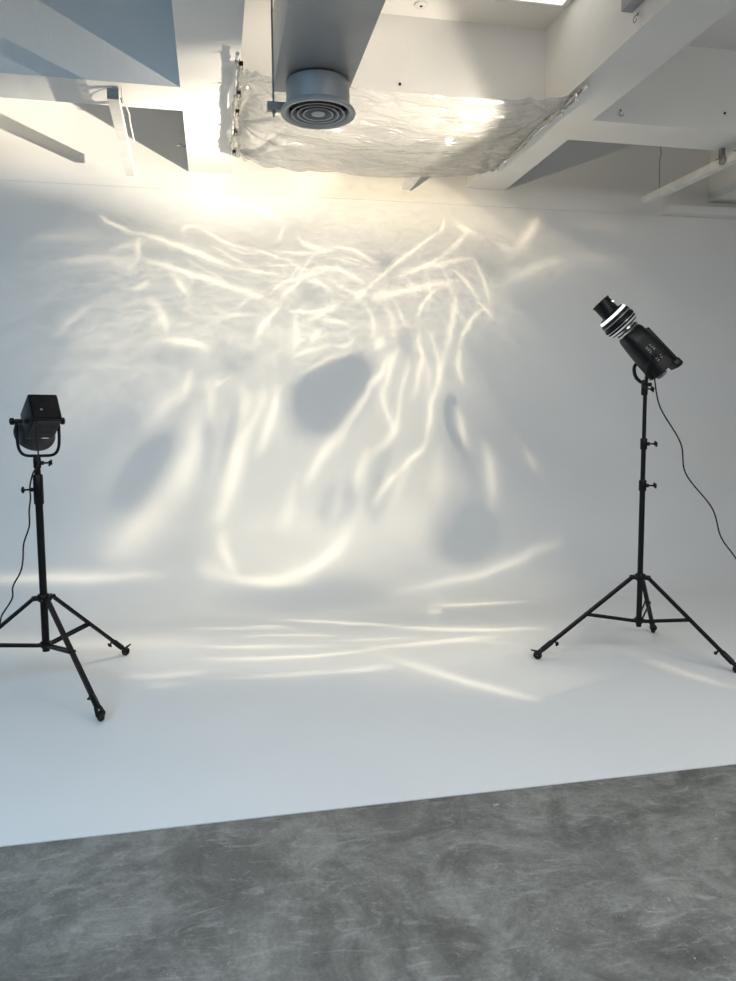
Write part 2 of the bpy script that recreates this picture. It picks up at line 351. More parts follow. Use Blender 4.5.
# ---------------------------------------------------------------- light stands
def knob(bm, p, d, L=.035, r=.013):
    p, d = Vector(p), Vector(d).normalized()
    tube(bm, [p, p+d*L], .0055, 10)
    side = d.orthogonal().normalized()
    tube(bm, [p+d*L-side*.001, p+d*(L+.004), p+d*(L+.017), p+d*(L+.020)], [r*.6, r, r, r*.5], 10)
    tube(bm, [p+d*(L+.01)-side*r*1.6, p+d*(L+.01)+side*r*1.6], .006, 8)
def stand(label, base, feet, zc, zl, sections, knobs, ztop):
    t = thing('light_stand', label, 'light stand', (base[0], base[1], 0))
    B = Vector((0, 0, 0))
    # column sections (z0, z1, radius)
    for k, (z0, z1, r) in enumerate(sections):
        bm = bmesh.new(); tube(bm, [(0, 0, z0), (0, 0, z1)], r, 20); obj('pole', bm, M_black, t)
    for k, (z, r, d, h) in enumerate(knobs):
        bm = bmesh.new(); tube(bm, [(0, 0, z-h), (0, 0, z-h+.006), (0, 0, z+h-.006), (0, 0, z+h)], [r*.88, r, r, r*.88], 20)
        dv = Vector(d).normalized(); tube(bm, [dv*(r*.5)+Vector((0, 0, z)), dv*(r+.014)+Vector((0, 0, z))], .012, 10)
        c = obj('collar', bm, M_blackg, t)
        bm = bmesh.new(); knob(bm, dv*(r+.008)+Vector((0, 0, z)), d); obj('knob', bm, M_blackg, c)
    r0 = sections[0][2]
    bm = bmesh.new(); tube(bm, [(0, 0, zc-.022), (0, 0, zc-.014), (0, 0, zc+.014), (0, 0, zc+.022)], [r0+.008, r0+.014, r0+.014, r0+.008], 24)
    bm2 = bmesh.new(); tube(bm2, [(0, 0, zl-.020), (0, 0, zl-.012), (0, 0, zl+.014), (0, 0, zl+.020)], [r0+.004, r0+.010, r0+.010, r0+.004], 24)
    for fx, fy in feet:
        d = (Vector((fx, fy, 0)) - Vector((base[0], base[1], 0))); h = d.normalized(); s = Vector((-h.y, h.x, 0))
        for q in (-1, 1):
            a = h*(r0+.004) + s*q*.014; b = h*(r0+.042) + s*q*.014
            tube(bm, [a+Vector((0, 0, zc)), b+Vector((0, 0, zc))], [.013, .012], 10)
            tube(bm2, [a*.8+Vector((0, 0, zl)), h*(r0+.030)+s*q*.012+Vector((0, 0, zl))], [.010, .009], 10)
    obj('leg_hub', bm, M_blackg, t); obj('brace_hub', bm2, M_blackg, t)
    for fx, fy in feet:
        d = (Vector((fx, fy, 0)) - Vector((base[0], base[1], 0))); h = d.normalized(); s = Vector((-h.y, h.x, 0))
        a = h*(r0+.034) + Vector((0, 0, zc)); e = d - h*.034 + Vector((0, 0, .066)); ld = (e-a).normalized()
        nrm = ld.cross(s).normalized()
        bm = bmesh.new(); w1, w2 = .0125, .009
        def bar(bm, a, e, w1, w2, nrm, s):
            vs = []
            for p in (a, e):
                for q, r_ in ((-1, -1), (1, -1), (1, 1), (-1, 1)): vs.append(bm.verts.new(p + s*q*w1 + nrm*r_*w2))
            for k in range(4): bm.faces.new((vs[k], vs[(k+1) % 4], vs[4+(k+1) % 4], vs[4+k]))
            bm.faces.new(vs[3::-1]); bm.faces.new(vs[4:])
        bar(bm, a, e, w1, w2, nrm, s)
        leg = obj('leg', bm, M_black, t, False)
        # foot socket, locking knob and caster
        bm = bmesh.new(); tube(bm, [e-ld*.07, e-ld*.065, e+ld*.012], [.014, .017, .017], 14); obj('foot_socket', bm, M_blackg, leg)
        bm = bmesh.new(); kn = e-ld*.085; knob(bm, kn, (nrm if nrm.z < 0 else -nrm), .022, .010); obj('knob', bm, M_blackg, leg)
        wc = d + Vector((0, 0, .026)) + h*.004
        bm = bmesh.new()
        tube(bm, [e+ld*.004, e+ld*.012+Vector((0, 0, -.006))], .013, 12)
        for q in (-1, 1):
            o0 = s*q*.017
            tube(bm, [e+ld*.008+o0*.7, wc+o0+Vector((0, 0, .012)), wc+o0], [.009, .010, .007], 8)
        tube(bm, [wc-s*.02, wc+s*.02], .005, 8)
        tube(bm, [wc+Vector((0, 0, .020))-h*.005, wc+Vector((0, 0, .030))+h*.025, wc+Vector((0, 0, .036))+h*.045], [.008, .006, .004], 8)
        obj('caster_fork', bm, M_blackg, leg)
        Mx = Matrix.Translation(wc) @ s.to_track_quat('Z', 'Y').to_matrix().to_4x4()
        bm = bmesh.new(); lathe(bm, [(.010, -.012), (.020, -.013), (.0255, -.009), (.0258, 0), (.0255, .009), (.020, .013), (.010, .012)], Mx, 26); wh = obj('wheel', bm, M_rubber, leg)
        # brace from the lower hub out to the leg
        bfrac = .52; m_ = a + (e-a)*bfrac; b0 = h*(r0+.026) + Vector((0, 0, zl))
        bd = (m_-b0).normalized(); bn = bd.cross(s).normalized()
        bm = bmesh.new()
        for q in (-1, 1): bar(bm, b0+s*q*.013, m_+s*q*.015, .0030, .008, bn, s)
        tube(bm, [m_-s*.021, m_+s*.021], .007, 8)
        obj('brace', bm, M_black, t, False)
    return t
LB = (-.985, 4.50); RB = (2.615, 4.20)
stand('black wheeled light stand at the left carrying the boxy lamp', LB, [(-1.60, 4.30), (-.60, 4.92), (-.60, 3.84)], .500, .225,
      [(.185, 1.06, .0205), (1.03, 1.235, .0175), (1.215, 1.305, .0155)],
      [(1.125, .027, (-1, -.2, 0), .085), (1.275, .021, (1, -.2, 0), .03)], 1.30)
stand('black wheeled light stand at the right carrying the tilted spotlight', RB, [(1.96, 4.26), (2.99, 3.76), (2.99, 4.62)], .505, .225,
      [(.185, 1.06, .0170), (1.03, 1.35, .0145), (1.32, 1.70, .0120)],
      [(1.085, .023, (1, -.25, 0), .035), (1.345, .021, (1, -.25, 0), .035)], 1.70)

# ---------------------------------------------------------------- right spotlight (long barrel, tilted up to the sheet)
ax = Vector((-.665, .185, .722)).normalized()
side = Vector((0, 1, 0)); side = (side - ax*side.dot(ax)).normalized(); upv = side.cross(ax).normalized()
if upv.z < 0: upv = -upv
R3 = Matrix((side, upv, ax)).transposed().to_4x4()
sp = thing('spotlight_head', 'black spotlight with long barrel and bright ring tilted up on the right stand', 'studio light', (2.61, 4.2, 1.70))
OC = Vector((-.006, -.01, .220))                       # centre of the housing from the stand top
Mh = Matrix.Translation(OC) @ R3 @ Matrix.Scale(1.06, 4)
bm = bmesh.new()
# housing: rounded square body, deeper towards the back
secs = [(-.155, .060, .082, -.004), (-.150, .066, .090, -.004), (-.05, .070, .088, 0), (.06, .070, .078, 0), (.125, .068, .070, 0), (.142, .060, .062, 0)]
rings = []
for z, wx, wy, off in secs:
    ring = []
    for k in range(32):
        a = 2*PI*k/32; c, s_ = math.cos(a), math.sin(a); e = 3.2
        ring.append(bm.verts.new(Mh @ Vector((wx*math.copysign(abs(c)**(2/e), c), off + wy*math.copysign(abs(s_)**(2/e), s_), z))))
    rings.append(ring)
for A, B in zip(rings, rings[1:]):
    for k in range(32): bm.faces.new((A[k], A[(k+1) % 32], B[(k+1) % 32], B[k]))
bm.faces.new(rings[0][::-1]); bm.faces.new(rings[-1])
hd = obj('housing', bm, M_blackg, sp)
bm = bmesh.new(); n0 = len(bm.verts)
box(bm, (-.030, .070, -.205), (.030, .096, .09), .008); box(bm, (-.045, .045, -.200), (.045, .096, -.150), .012)
for v in bm.verts: v.co = Mh @ v.co
obj('top_fin', bm, M_blackg, hd)
bm = bmesh.new()
for k in range(9): box(bm, (-.072, -.055+k*.012, -.09), (-.069, -.050+k*.012, .07))
for v in bm.verts: v.co = Mh @ v.co
obj('cooling_ribs', bm, M_black, hd, False)
# printed marks on the side that faces the room (unreadable pale lettering)
bm = bmesh.new(); rr = random.Random(3)
for row in range(2):
    z = -.075+0
    for k in range(7):
        a = -.085+k*.016; y = .006-row*.028
        box(bm, (-.0735, y-.007, a), (-.0722, y-.007+.003, a+.010)); box(bm, (-.0735, y-.007, a), (-.0722, y+.006, a+.0028))
        if rr.random() > .4: box(bm, (-.0735, y+.003, a), (-.0722, y+.006, a+.010))
for v in bm.verts: v.co = Mh @ v.co
obj('printed_lettering', bm, M_mark, hd, False)
bm = bmesh.new()
lathe(bm, [(.030, -.162), (.034, -.172), (.020, -.178), (0, -.178)], Mh @ Matrix.Translation((0, -.03, 0)), 20)
knb = obj('control_knob', bm, M_steel, hd)
bm = bmesh.new(); lathe(bm, [(.055, .138), (.070, .150), (.072, .158), (.060, .166), (.058, .176), (.070, .182)], Mh); obj('silver_neck', bm, M_chrome, sp)
bm = bmesh.new()
lathe(bm, [(.055, .176), (.082, .178), (.092, .186), (.094, .196), (.092, .208), (.094, .212), (.094, .232), (.091, .236), (.093, .242), (.092, .262), (.086, .268), (.086, .272)], Mh, 56)
fr = obj('focus_ring', bm, M_blackg, sp)
bm = bmesh.new()
for k in range(36):
    a = 2*PI*k/36; m2 = Mh @ Matrix.Rotation(a, 4, 'Z')
    b2 = bmesh.new(); box(b2, (.0925, -.003, .214), (.0965, .003, .230)); 
    for v in b2.verts: v.co = m2 @ v.co
    me = bpy.data.meshes.new('tmp'); b2.to_mesh(me); b2.free(); bm.from_mesh(me); bpy.data.meshes.remove(me)
obj('grip_ribs', bm, M_black, fr, False)
bm = bmesh.new(); lathe(bm, [(.0925, .2085), (.0952, .2095), (.0952, .2115), (.0925, .2125)], Mh, 56); obj('silver_band', bm, M_silver, fr)
bm = bmesh.new(); lathe(bm, [(.0915, .186), (.0945, .189), (.0955, .194), (.0925, .199)], Mh, 56); obj('silver_band', bm, M_silver, fr)
bm = bmesh.new(); lathe(bm, [(.0925, .244), (.0945, .245), (.0945, .250), (.0920, .252)], Mh, 56); obj('silver_band', bm, M_steel, fr)
bm = bmesh.new(); lathe(bm, [(.086, .270), (.087, .273), (.083, .285), (.070, .288)], Mh, 56); obj('bright_ring', bm, M_glow, sp)
bm = bmesh.new()
lathe(bm, [(.078, .284), (.074, .292), (.056, .296), (.053, .302), (.053, .372), (.056, .374), (.056, .382), (.048, .382), (.048, .345), (0, .345)], Mh, 48)
brl = obj('barrel', bm, M_blackg, sp)
bm = bmesh.new(); lathe(bm, [(0, .348), (.046, .348), (.040, .352), (0, .358)], Mh, 40); obj('lens', bm, emit('lamp_lens', (1, .95, .85), 3.0), brl)
bm = bmesh.new(); lathe(bm, [(.007, 0), (.007, .008), (0, .009)], Mh @ Matrix.Translation((-.04, .036, .34)) @ Matrix.Rotation(-PI/2*1.0, 4, 'Y'), 14)
obj('barrel_screw', bm, M_chrome, brl)
# yoke: two arms from the housing sides to the mount on the stand
bm = bmesh.new()
for q in (-1, 1):
    a = Mh @ Vector((q*.074, -.01, -.045)); tube(bm, [a + side*q*.004, a + side*q*.012], .024, 16)
    pts = catmull([a+side*q*.010, Vector((-.022, q*.080, .130)), Vector((-.026, q*.066, .070)), Vector((-.012, q*.034, .032)), Vector((0, 0, .022))], 6)
    tube(bm, pts, [.011]*len(pts), 10)
yk = obj('yoke', bm, M_black, sp)
bm = bmesh.new(); tube(bm, [(0, 0, -.055), (0, 0, -.045), (0, 0, .03), (0, 0, .04)], [.017, .020, .020, .012], 16)
tube(bm, [(-.02, -.012, .01), (.035, -.012, .01)], .012, 12); obj('mount', bm, M_black, sp)
bm = bmesh.new(); knob(bm, (.018, -.006, -.015), (1, -.2, -.1), .02, .014); obj('knob', bm, M_blackg, sp)

# ---------------------------------------------------------------- left boxy lamp, aimed down at the cove
th, ph = math.radians(31), math.radians(27)
ax2 = Vector((-math.sin(ph)*math.cos(th), math.cos(ph)*math.cos(th), -math.sin(th))).normalized()
sd2 = Vector((math.cos(ph), math.sin(ph), 0)); up2 = sd2.cross(ax2).normalized()
if up2.z < 0: up2 = -up2
R4 = Matrix((sd2, up2, ax2)).transposed().to_4x4()
lh = thing('box_light_head', 'black boxy studio lamp with round dish reflector on the left stand', 'studio light', (LB[0], LB[1], 1.295))
PV = Vector((.030, 0, .226)); Ml = Matrix.Translation(PV) @ R4 @ Matrix.Scale(.90, 4)
bm = bmesh.new(); box(bm, (-.088, -.085, -.135), (.088, .10, .105), .014)
for v in bm.verts: v.co = Ml @ v.co
hz = obj('housing', bm, M_blackg, lh)
bm = bmesh.new(); box(bm, (-.076, -.073, -.141), (.076, .088, -.134), .006)
for v in bm.verts: v.co = Ml @ v.co
obj('rear_panel', bm, M_black, hz)
bm = bmesh.new()
box(bm, (-.078, -.0895, -.118), (.078, -.084, .090), .002)
for k in range(13): box(bm, (-.07, -.0925, -.108+k*.015), (.07, -.0885, -.102+k*.015))
for v in bm.verts: v.co = Ml @ v.co
obj('bottom_grille', bm, M_grille, hz, False)
bm = bmesh.new(); lathe(bm, [(.008, -.141), (.008, -.147), (0, -.148)], Ml @ Matrix.Translation((-.03, -.02, 0)), 14); obj('status_button', bm, M_chrome, hz)
bm = bmesh.new(); box(bm, (.005, -.094, .070), (.045, -.0885, .082), .001)
for v in bm.verts: v.co = Ml @ v.co
obj('latch', bm, M_chrome, hz)
bm = bmesh.new(); lathe(bm, [(.060, .100), (.066, .108), (.098, .140), (.120, .175), (.126, .177), (.126, .183), (.118, .179), (.095, .143), (.060, .114), (0, .110)], Ml, 56); obj('reflector_dish', bm, M_dish, lh)
bm = bmesh.new()
yp = []
for k in range(25):
    a = PI + k/24*PI
    c, s_ = math.cos(a), math.sin(a); e = 5.0
    yp.append(Vector((.012+.112*math.copysign(abs(c)**(2/e), c), 0, .215 + .195*math.copysign(abs(s_)**(2/e), s_))))
tube(bm, yp, .0085, 10); obj('yoke', bm, M_black, lh)
for q in (-1, 1):
    bm = bmesh.new(); tube(bm, [(.012+q*.080, 0, .215), (.012+q*.118, 0, .215)], .013, 14); tube(bm, [(.012+q*.118, 0, .215), (.012+q*.126, 0, .215)], .008, 10)
    tube(bm, [(.012+q*.122, 0, .215), (.012+q*.126, 0, .215), (.012+q*.142, 0, .215), (.012+q*.146, 0, .215)], [.013, .020, .020, .013], 16); obj('tilt_knob', bm, M_blackg, lh)
bm = bmesh.new(); tube(bm, [(0, 0, -.03), (0, 0, .022)], [.019, .019], 16); obj('mount', bm, M_black, lh)

# ---------------------------------------------------------------- power cables
def cable(name, pts, label, r=.0045):
    bm = bmesh.new(); tube(bm, catmull(pts, 8), r, 10)
    o = obj(name, bm, M_cable, None, True, 180); tag(o, label, 'cable'); return o
cable('power_cable', [(2.655, 4.19, 1.815), (2.66, 4.2, 1.79), (2.674, 4.2, 1.76), (2.72, 4.2, 1.573), (2.871, 4.2, 1.347), (2.916, 4.2, 1.151), (3.111, 4.2, .928), (3.184, 4.2, .738), (3.301, 4.2, .592), (3.50, 4.22, .34), (3.75, 4.3, .12), (4.05, 4.4, .02), (4.6, 4.5, .006), (5.4, 4.6, .006)],
      'thin black power cable curving down to the right from the tilted spotlight')
cable('power_cable', [(-.95, 4.40, 1.535), (-.945, 4.345, 1.50), (-.95, 4.35, 1.42), (-.955, 4.40, 1.34), (-.965, 4.44, 1.285), (-.975, 4.45, 1.255), (-.998, 4.45, 1.221), (-1.02, 4.46, 1.146), (-1.018, 4.45, 1.081), (-1.028, 4.45, 1.009), (-1.032, 4.45, .921), (-1.065, 4.45, .825), (-1.074, 4.45, .732), (-1.09, 4.45, .664), (-1.133, 4.45, .583), (-1.141, 4.45, .514), (-1.198, 4.45, .423), (-1.211, 4.45, .378), (-1.25, 4.42, .25), (-1.35, 4.36, .10), (-1.5, 4.3, .02), (-1.9, 4.2, .006), (-2.8, 4.0, .006)],
      'thin black power cable winding down beside the left light stand')

# ---------------------------------------------------------------- light
w = bpy.data.worlds.new('World'); bpy.context.scene.world = w; w.use_nodes = True
bg = w.node_tree.nodes['Background']; bg.inputs['Color'].default_value = (.76,.79,.80, 1); bg.inputs['Strength'].default_value = .09
def area(name, loc, target, sx, sy, power, col):
    l = bpy.data.lights.new(name, 'AREA'); l.shape = 'RECTANGLE'; l.size = sx; l.size_y = sy; l.energy = power; l.color = col
    o = bpy.data.objects.new(name, l); C.objects.link(o); o.location = loc
    o.rotation_euler = (Vector(target)-Vector(loc)).to_track_quat('-Z', 'Y').to_euler(); return o
area('overhead_fill', (-2.6, .4, 3.5), (-1.6, 1.9, 0), 3.0, 1.6, 140, (.40, .70, 1.0))  # added cool fill for floor and wall, no lamp known overhead
area('overhead_fill', (2.6, -.2, 3.5), (2.6, 1.5, .0), 5.0, 1.6, 175, (.98, .98, .96))  # added neutral fill from an unseen source behind the camera
# direct beam of the right spotlight
tipc = Vector((2.61, 4.2, 1.70)) + (Mh @ Vector((0, 0, .392)))
s = bpy.data.lights.new('spotlight_beam', 'SPOT'); s.energy = 850; s.color = (1, .89, .72); s.spot_size = math.radians(56); s.spot_blend = .35; s.shadow_soft_size = .02
s.use_nodes = True; snt = s.node_tree; sg_ = snt.nodes.new('ShaderNodeNewGeometry'); sd_ = snt.nodes.new('ShaderNodeSeparateXYZ')
snt.links.new(sg_.outputs['Incoming'], sd_.inputs[0])
def sm(op, a, b):
    n = snt.nodes.new('ShaderNodeMath'); n.operation = op
    for i, v in enumerate((a, b)):
        if isinstance(v, (int, float)): n.inputs[i].default_value = v
        else: snt.links.new(v, n.inputs[i])
    return n.outputs[0]
fq = sm('DIVIDE', .5, sm('MAXIMUM', sd_.outputs[1], .05)); fq = sm('MINIMUM', sm('POWER', fq, 3.0), 1.0)
cut = sm('MULTIPLY', sm('SUBTRACT', sd_.outputs[2], .235), 11.0); cut = sm('MAXIMUM', sm('MINIMUM', cut, 1.0), 0.0)   # added fade along the lower side of the beam
def cl(v): return sm('MAXIMUM', sm('MINIMUM', v, 1.0), 0.0)
far = sm('MULTIPLY', cl(sm('MULTIPLY', sm('ADD', sd_.outputs[0], .62), -8.0)), cl(sm('MULTIPLY', sm('SUBTRACT', sd_.outputs[1], .25), 6.0)))
near = sm('MULTIPLY', cl(sm('MULTIPLY', sm('ADD', sd_.outputs[0], .75), -8.0)), cl(sm('MULTIPLY', sm('SUBTRACT', .3, sd_.outputs[1]), 8.0)))
fq = sm('MULTIPLY', sm('MULTIPLY', fq, cut), sm('SUBTRACT', sm('ADD', 1.0, sm('MULTIPLY', far, .8)), sm('MULTIPLY', near, .6)))   # added shaping: far wall lifted, cross beam face dimmed
snt.links.new(fq, snt.nodes['Emission'].inputs['Strength'])
so = bpy.data.objects.new('spotlight_beam', s); C.objects.link(so); so.location = tipc; so.rotation_euler = Vector((-.66, .42, .60)).to_track_quat('-Z', 'Y').to_euler()

# the beam thrown back down by the crumpled plastic sheet: a lamp under the sheet whose
# intensity varies with direction, as the light focused by the folds does
LP = Vector((1.000000, 4.900000, 2.950000)); FW = Vector((-0.099597, 0.657343, -0.746981)); RT = Vector((0.988716, 0.149805, -0.000000)); UP = Vector((-0.111902, 0.738552, 0.664846))
LINES = [(-1.3215, 1.3348, -0.5318, 0.2329, 0.0148, -0.0185, 1.1),
(-0.794, 1.0694, -0.428, 0.457, 0.0195, 0.0285, 1.3),
(-1.0803, 1.0944, -1.1046, 0.1686, 0.0152, 0.0072, 0.9),
(-1.0113, 0.9193, -1.5363, 0.0455, 0.0194, -0.004, 0.5),
(-0.5803, 0.8293, -0.3733, 0.5345, 0.0188, 0.0024, 1.2),
(-0.695, 0.7793, -0.8366, 0.1452, 0.0141, 0.0044, 0.9),
(-0.7361, 0.5907, -0.8233, 0.175, 0.0169, 0.027, 0.8),
(-0.5443, 0.4327, -0.3201, 0.1258, 0.0143, 0.0217, 1.1),
(-1.2087, 0.8967, -0.0086, 0.2465, 0.041, 0.0798, 0.4),
(-0.8951, 0.7789, 1.0859, 0.0437, 0.019, 0.0021, 0.8),
(-1.0453, 0.59, 1.3246, 0.0947, 0.0242, 0.0298, 0.35),
(-1.4692, 1.1317, 0.0559, 0.2517, 0.0715, 0.0454, 0.22),
(-1.1408, 1.0725, 0.4784, 0.0796, 0.0335, 0.0303, 0.4),
(-0.3756, 1.6279, -0.5581, 0.3314, 0.0275, 0.05, 0.7),
(-0.1492, 1.3306, -1.8025, 0.163, 0.0132, -0.0078, 0.6),
(-0.7872, 1.2772, 0.8607, 0.1005, 0.0206, 0.1085, 0.7),
(-0.5635, 1.2368, -0.5228, 0.264, 0.0169, -0.0391, 0.8),
(-0.4133, 1.1268, -0.2429, 0.1658, 0.0138, -0.0489, 0.6),
(-0.2566, 0.8903, -0.2067, 0.1968, 0.0136, 0.0042, 0.7),
(-0.2249, 1.057, -0.4104, 0.2007, 0.0138, 0.0112, 0.7),
(0.0224, 1.1189, 0.0569, 0.2478, 0.0169, -0.0228, 0.8),
(-0.1364, 0.9927, 0.0374, 0.1502, 0.0125, -0.0392, 0.5),
(0.141, 1.2254, -0.3772, 0.2, 0.0246, -0.062, 1.2),
(0.4181, 1.0665, -0.494, 0.2382, 0.0267, 0.091, 1.0),
(0.37, 1.0014, -0.3295, 0.236, 0.0162, 0.017, 0.5),
(0.005, 0.8725, 0.3118, 0.2238, 0.017, -0.0219, 0.9),
(0.2528, 0.8236, -0.3313, 0.2368, 0.0208, 0.1168, 1.2),
(-0.0514, 0.7577, 0.9191, 0.1256, 0.014, 0.0125, 0.9),
(-0.1477, 0.7666, 0.8819, 0.0898, 0.0108, 0.0048, 0.6),
(0.0538, 0.6386, 0.1236, 0.1598, 0.0127, -0.0513, 1.0),
(0.1169, 0.7682, -0.5043, 0.1034, 0.0168, 0.0314, 0.8),
(-0.1752, 0.5451, 1.0941, 0.1384, 0.0159, 0.011, 1.1),
(-0.0633, 0.4898, -1.5608, 0.1463, 0.0188, 0.0399, 0.6),
(0.1269, 0.5817, 0.5007, 0.171, 0.0152, -0.0015, 0.8),
(0.1935, 0.4911, -0.2448, 0.1142, 0.0157, 0.042, 0.7),
(0.1001, 0.434, 0.891, 0.0653, 0.0135, 0.034, 0.6),
(0.1346, 0.3206, 0.3118, 0.18, 0.0159, 0.014, 0.9),
(0.0461, 0.3628, 0.2898, 0.1199, 0.0144, 0.0176, 0.6),
(0.9965, 1.138, 0.6204, 0.8014, 0.0168, 0.0136, 1.3),
(1.6561, 1.6709, 0.8967, 0.2555, 0.0163, -0.0211, 0.9),
(1.0596, 1.0304, 0.4291, 0.4979, 0.0181, -0.0304, 0.9),
(1.6603, 1.3699, 0.6154, 0.3919, 0.0241, -0.0137, 0.8),
(1.9531, 1.5437, 0.0123, 0.1272, 0.0868, 0.0734, 0.9),
(1.218, 1.0222, 0.2302, 0.5158, 0.027, -0.0041, 0.9),
(1.4936, 0.8514, -2.0762, 0.37, 0.0185, 0.0452, 0.7),
(1.2884, 0.8069, -1.5462, 0.2001, 0.0262, 0.065, 0.9),
(1.3095, 0.5735, -1.2903, 0.0836, 0.0243, 0.0129, 0.8),
(1.141, 0.442, -2.6283, 0.2906, 0.0128, -0.0503, 1.0),
(0.8768, 0.2559, -2.1745, 0.1302, 0.0161, -0.0214, 0.8),
(0.4118, 0.7073, 0.6326, 0.0741, 0.0272, 0.0104, 1.0),
(0.8851, 0.7329, 0.208, 0.4826, 0.026, 0.0372, 1.0),
(0.5857, 0.6732, 0.1801, 0.1365, 0.027, 0.047, 0.7),
(0.8946, 0.6189, 0.6808, 0.2728, 0.0132, 0.0439, 0.9),
(0.6053, 0.3086, -2.1269, 0.2398, 0.0164, 0.0344, 0.8),
(0.9844, 0.5299, -2.2871, 0.3457, 0.0194, 0.0226, 0.9),
(0.7103, 0.2238, -2.3548, 0.1704, 0.0179, 0.0, 0.9),
(0.3114, 0.1992, -2.4828, 0.2435, 0.0149, 0.0081, 1.1),
(0.09, 0.0107, -2.4001, 0.1253, 0.0202, -0.0148, 0.8),
(0.4323, 0.3943, -2.245, 0.0663, 0.026, 0.0005, 0.9),
(0.4564, 0.2555, -2.2983, 0.1778, 0.0162, -0.0133, 0.8),
(0.3781, 0.1109, -1.4866, 0.0811, 0.0145, -0.0123, 0.6),
(0.5822, 0.0777, -2.3166, 0.1217, 0.0141, -0.0067, 1.0),
(0.4331, -0.0258, -2.7639, 0.1038, 0.0096, 0.0079, 0.9),
(0.2967, -0.0929, -2.6276, 0.0824, 0.0093, -0.0024, 0.8),
(0.3532, 0.0661, -2.4511, 0.1398, 0.0139, 0.0251, 0.7),
(0.2259, -0.0439, -2.3439, 0.07, 0.0195, -0.0072, 0.5),
(-0.1451, 0.1427, -1.7702, 0.1219, 0.0215, 0.0261, 0.9),
(-0.2288, 0.025, -1.7962, 0.1471, 0.0279, -0.0046, 1.0),
(-0.3762, 0.088, -1.3727, 0.1433, 0.0407, -0.0133, 0.5),
(-0.3326, 0.3199, -0.3505, 0.0324, 0.013, -0.0519, 0.6),
(-0.526, 0.2201, -2.2656, 0.092, 0.0477, 0.0004, 0.5),
(-0.4802, 0.2838, -1.4239, 0.0721, 0.0187, 0.0049, 0.6),
(-0.0465, -0.2017, 0.2626, 0.2282, 0.0238, -0.0692, 0.7),
(-0.2318, -0.1819, -1.3393, 0.0865, 0.0185, -0.0057, 0.4),
(-0.6265, -0.1696, -0.1595, 0.2614, 0.0175, 0.0003, 0.6),
(0.5367, -0.3639, 0.1487, 0.3884, 0.0211, -0.0222, 0.5),
(0.7254, -0.1164, -2.1783, 0.124, 0.0281, 0.0044, 0.6),
(0.7042, 0.0194, -1.9835, 0.0887, 0.019, -0.0112, 0.8),
(0.9491, -0.111, -2.1787, 0.0458, 0.0308, 0.0053, 0.25),
(3.1571, 1.7715, -2.5795, 0.9421, 0.0539, 0.0175, 0.6),
(2.6862, 1.5203, -2.6077, 1.0535, 0.0545, 0.0559, 0.35),
(2.2392, 1.3189, -0.7594, 0.0885, 0.1084, -0.0266, 0.4),
(2.2354, 0.9307, 0.2913, 0.8797, 0.0535, 0.0476, 0.4),
(3.4566, 1.1273, 0.0374, 1.0033, 0.1205, 0.0663, 0.12),
(-0.4545, -0.0249, -2.1717, 0.1725, 0.0474, 0.0124, 0.35),
(-0.5999, 0.081, -1.9533, 0.0997, 0.0493, -0.0084, 0.12),
(5.0287, 2.0931, 0.1685, 0.9719, 0.1483, -0.0711, 0.1),
(-0.0307, -0.6374, -0.6733, 0.2099, 0.0186, 0.015, 0.9),
(0.3502, -0.8678, -0.4929, 0.3456, 0.0272, -0.0306, 1.0),
(-0.2508, -0.9391, -0.2592, 0.3145, 0.0253, -0.071, 0.8),
(0.2143, -1.0154, -0.0686, 0.2749, 0.0294, -0.0195, 0.8),
(-0.1968, -0.7498, -0.4397, 0.1824, 0.0164, 0.0319, 0.5),
(-0.229, -0.5954, -0.5357, 0.0784, 0.0154, 0.0178, 0.5),
(0.1942, -1.7306, -1.2616, 0.775, 0.037, -0.035, 0.7),
(-0.6605, -1.023, -0.1448, 0.1355, 0.0403, -0.0178, 0.4),
(-0.2957, -1.2477, -0.2651, 0.305, 0.0378, -0.0088, 0.4),
(0.452, -0.5756, -0.2195, 0.1853, 0.0167, 0.0032, 0.8),
(0.2898, -0.619, -0.4053, 0.0319, 0.0449, 0.0, 0.5),
(-0.6809, -0.5371, -0.5063, 0.3399, 0.0783, -0.0395, 0.25),
(1.218, -2.2721, -1.1663, 0.791, 0.0338, -0.0563, 0.35),
(-0.2819, -0.7988, -0.4984, 0.2738, 0.018, -0.0384, 0.35),
(0.3529, -0.5302, -1.3146, 0.1142, 0.0285, -0.0042, 0.1),
(-0.3588, 0.5357, 0.2231, 0.1409, 0.0111, 0.0486, 0.35),
(-0.3108, 0.6401, 0.9068, 0.1335, 0.0099, 0.0313, 0.35),
(-0.4087, 0.6294, -0.3879, 0.1558, 0.0085, -0.0248, 0.3),
(-0.5954, 0.8773, -0.6095, 0.2504, 0.0095, 0.0207, 0.35),
(-0.486, 1.065, -0.6337, 0.2557, 0.0115, -0.0308, 0.45),
(0.0039, 0.9921, -0.731, 0.1805, 0.0114, -0.0447, 0.45),
(-0.0511, 0.8661, -2.104, 0.1727, 0.0089, -0.0093, 0.45),
(0.0624, 0.9632, -2.0577, 0.1911, 0.0093, -0.017, 0.4),
(0.3867, 0.9593, -0.2868, 0.1862, 0.0181, 0.0978, 0.5),
(0.2992, 0.7648, -0.549, 0.1428, 0.014, 0.0, 0.5),
(0.0647, 0.477, -0.106, 0.1053, 0.0085, -0.0274, 0.45),
(0.2281, 0.4308, 0.0896, 0.0849, 0.0101, -0.0373, 0.6),
(-0.0175, 0.4058, -0.0935, 0.0801, 0.0104, 0.0381, 0.4),
(0.3841, 0.5398, -1.6947, 0.1441, 0.0198, 0.0471, 0.5),
(0.5066, 0.5354, -1.6228, 0.1462, 0.0172, 0.0579, 0.5),
(0.6131, 0.5767, -1.5746, 0.1336, 0.0155, 0.0242, 0.5),
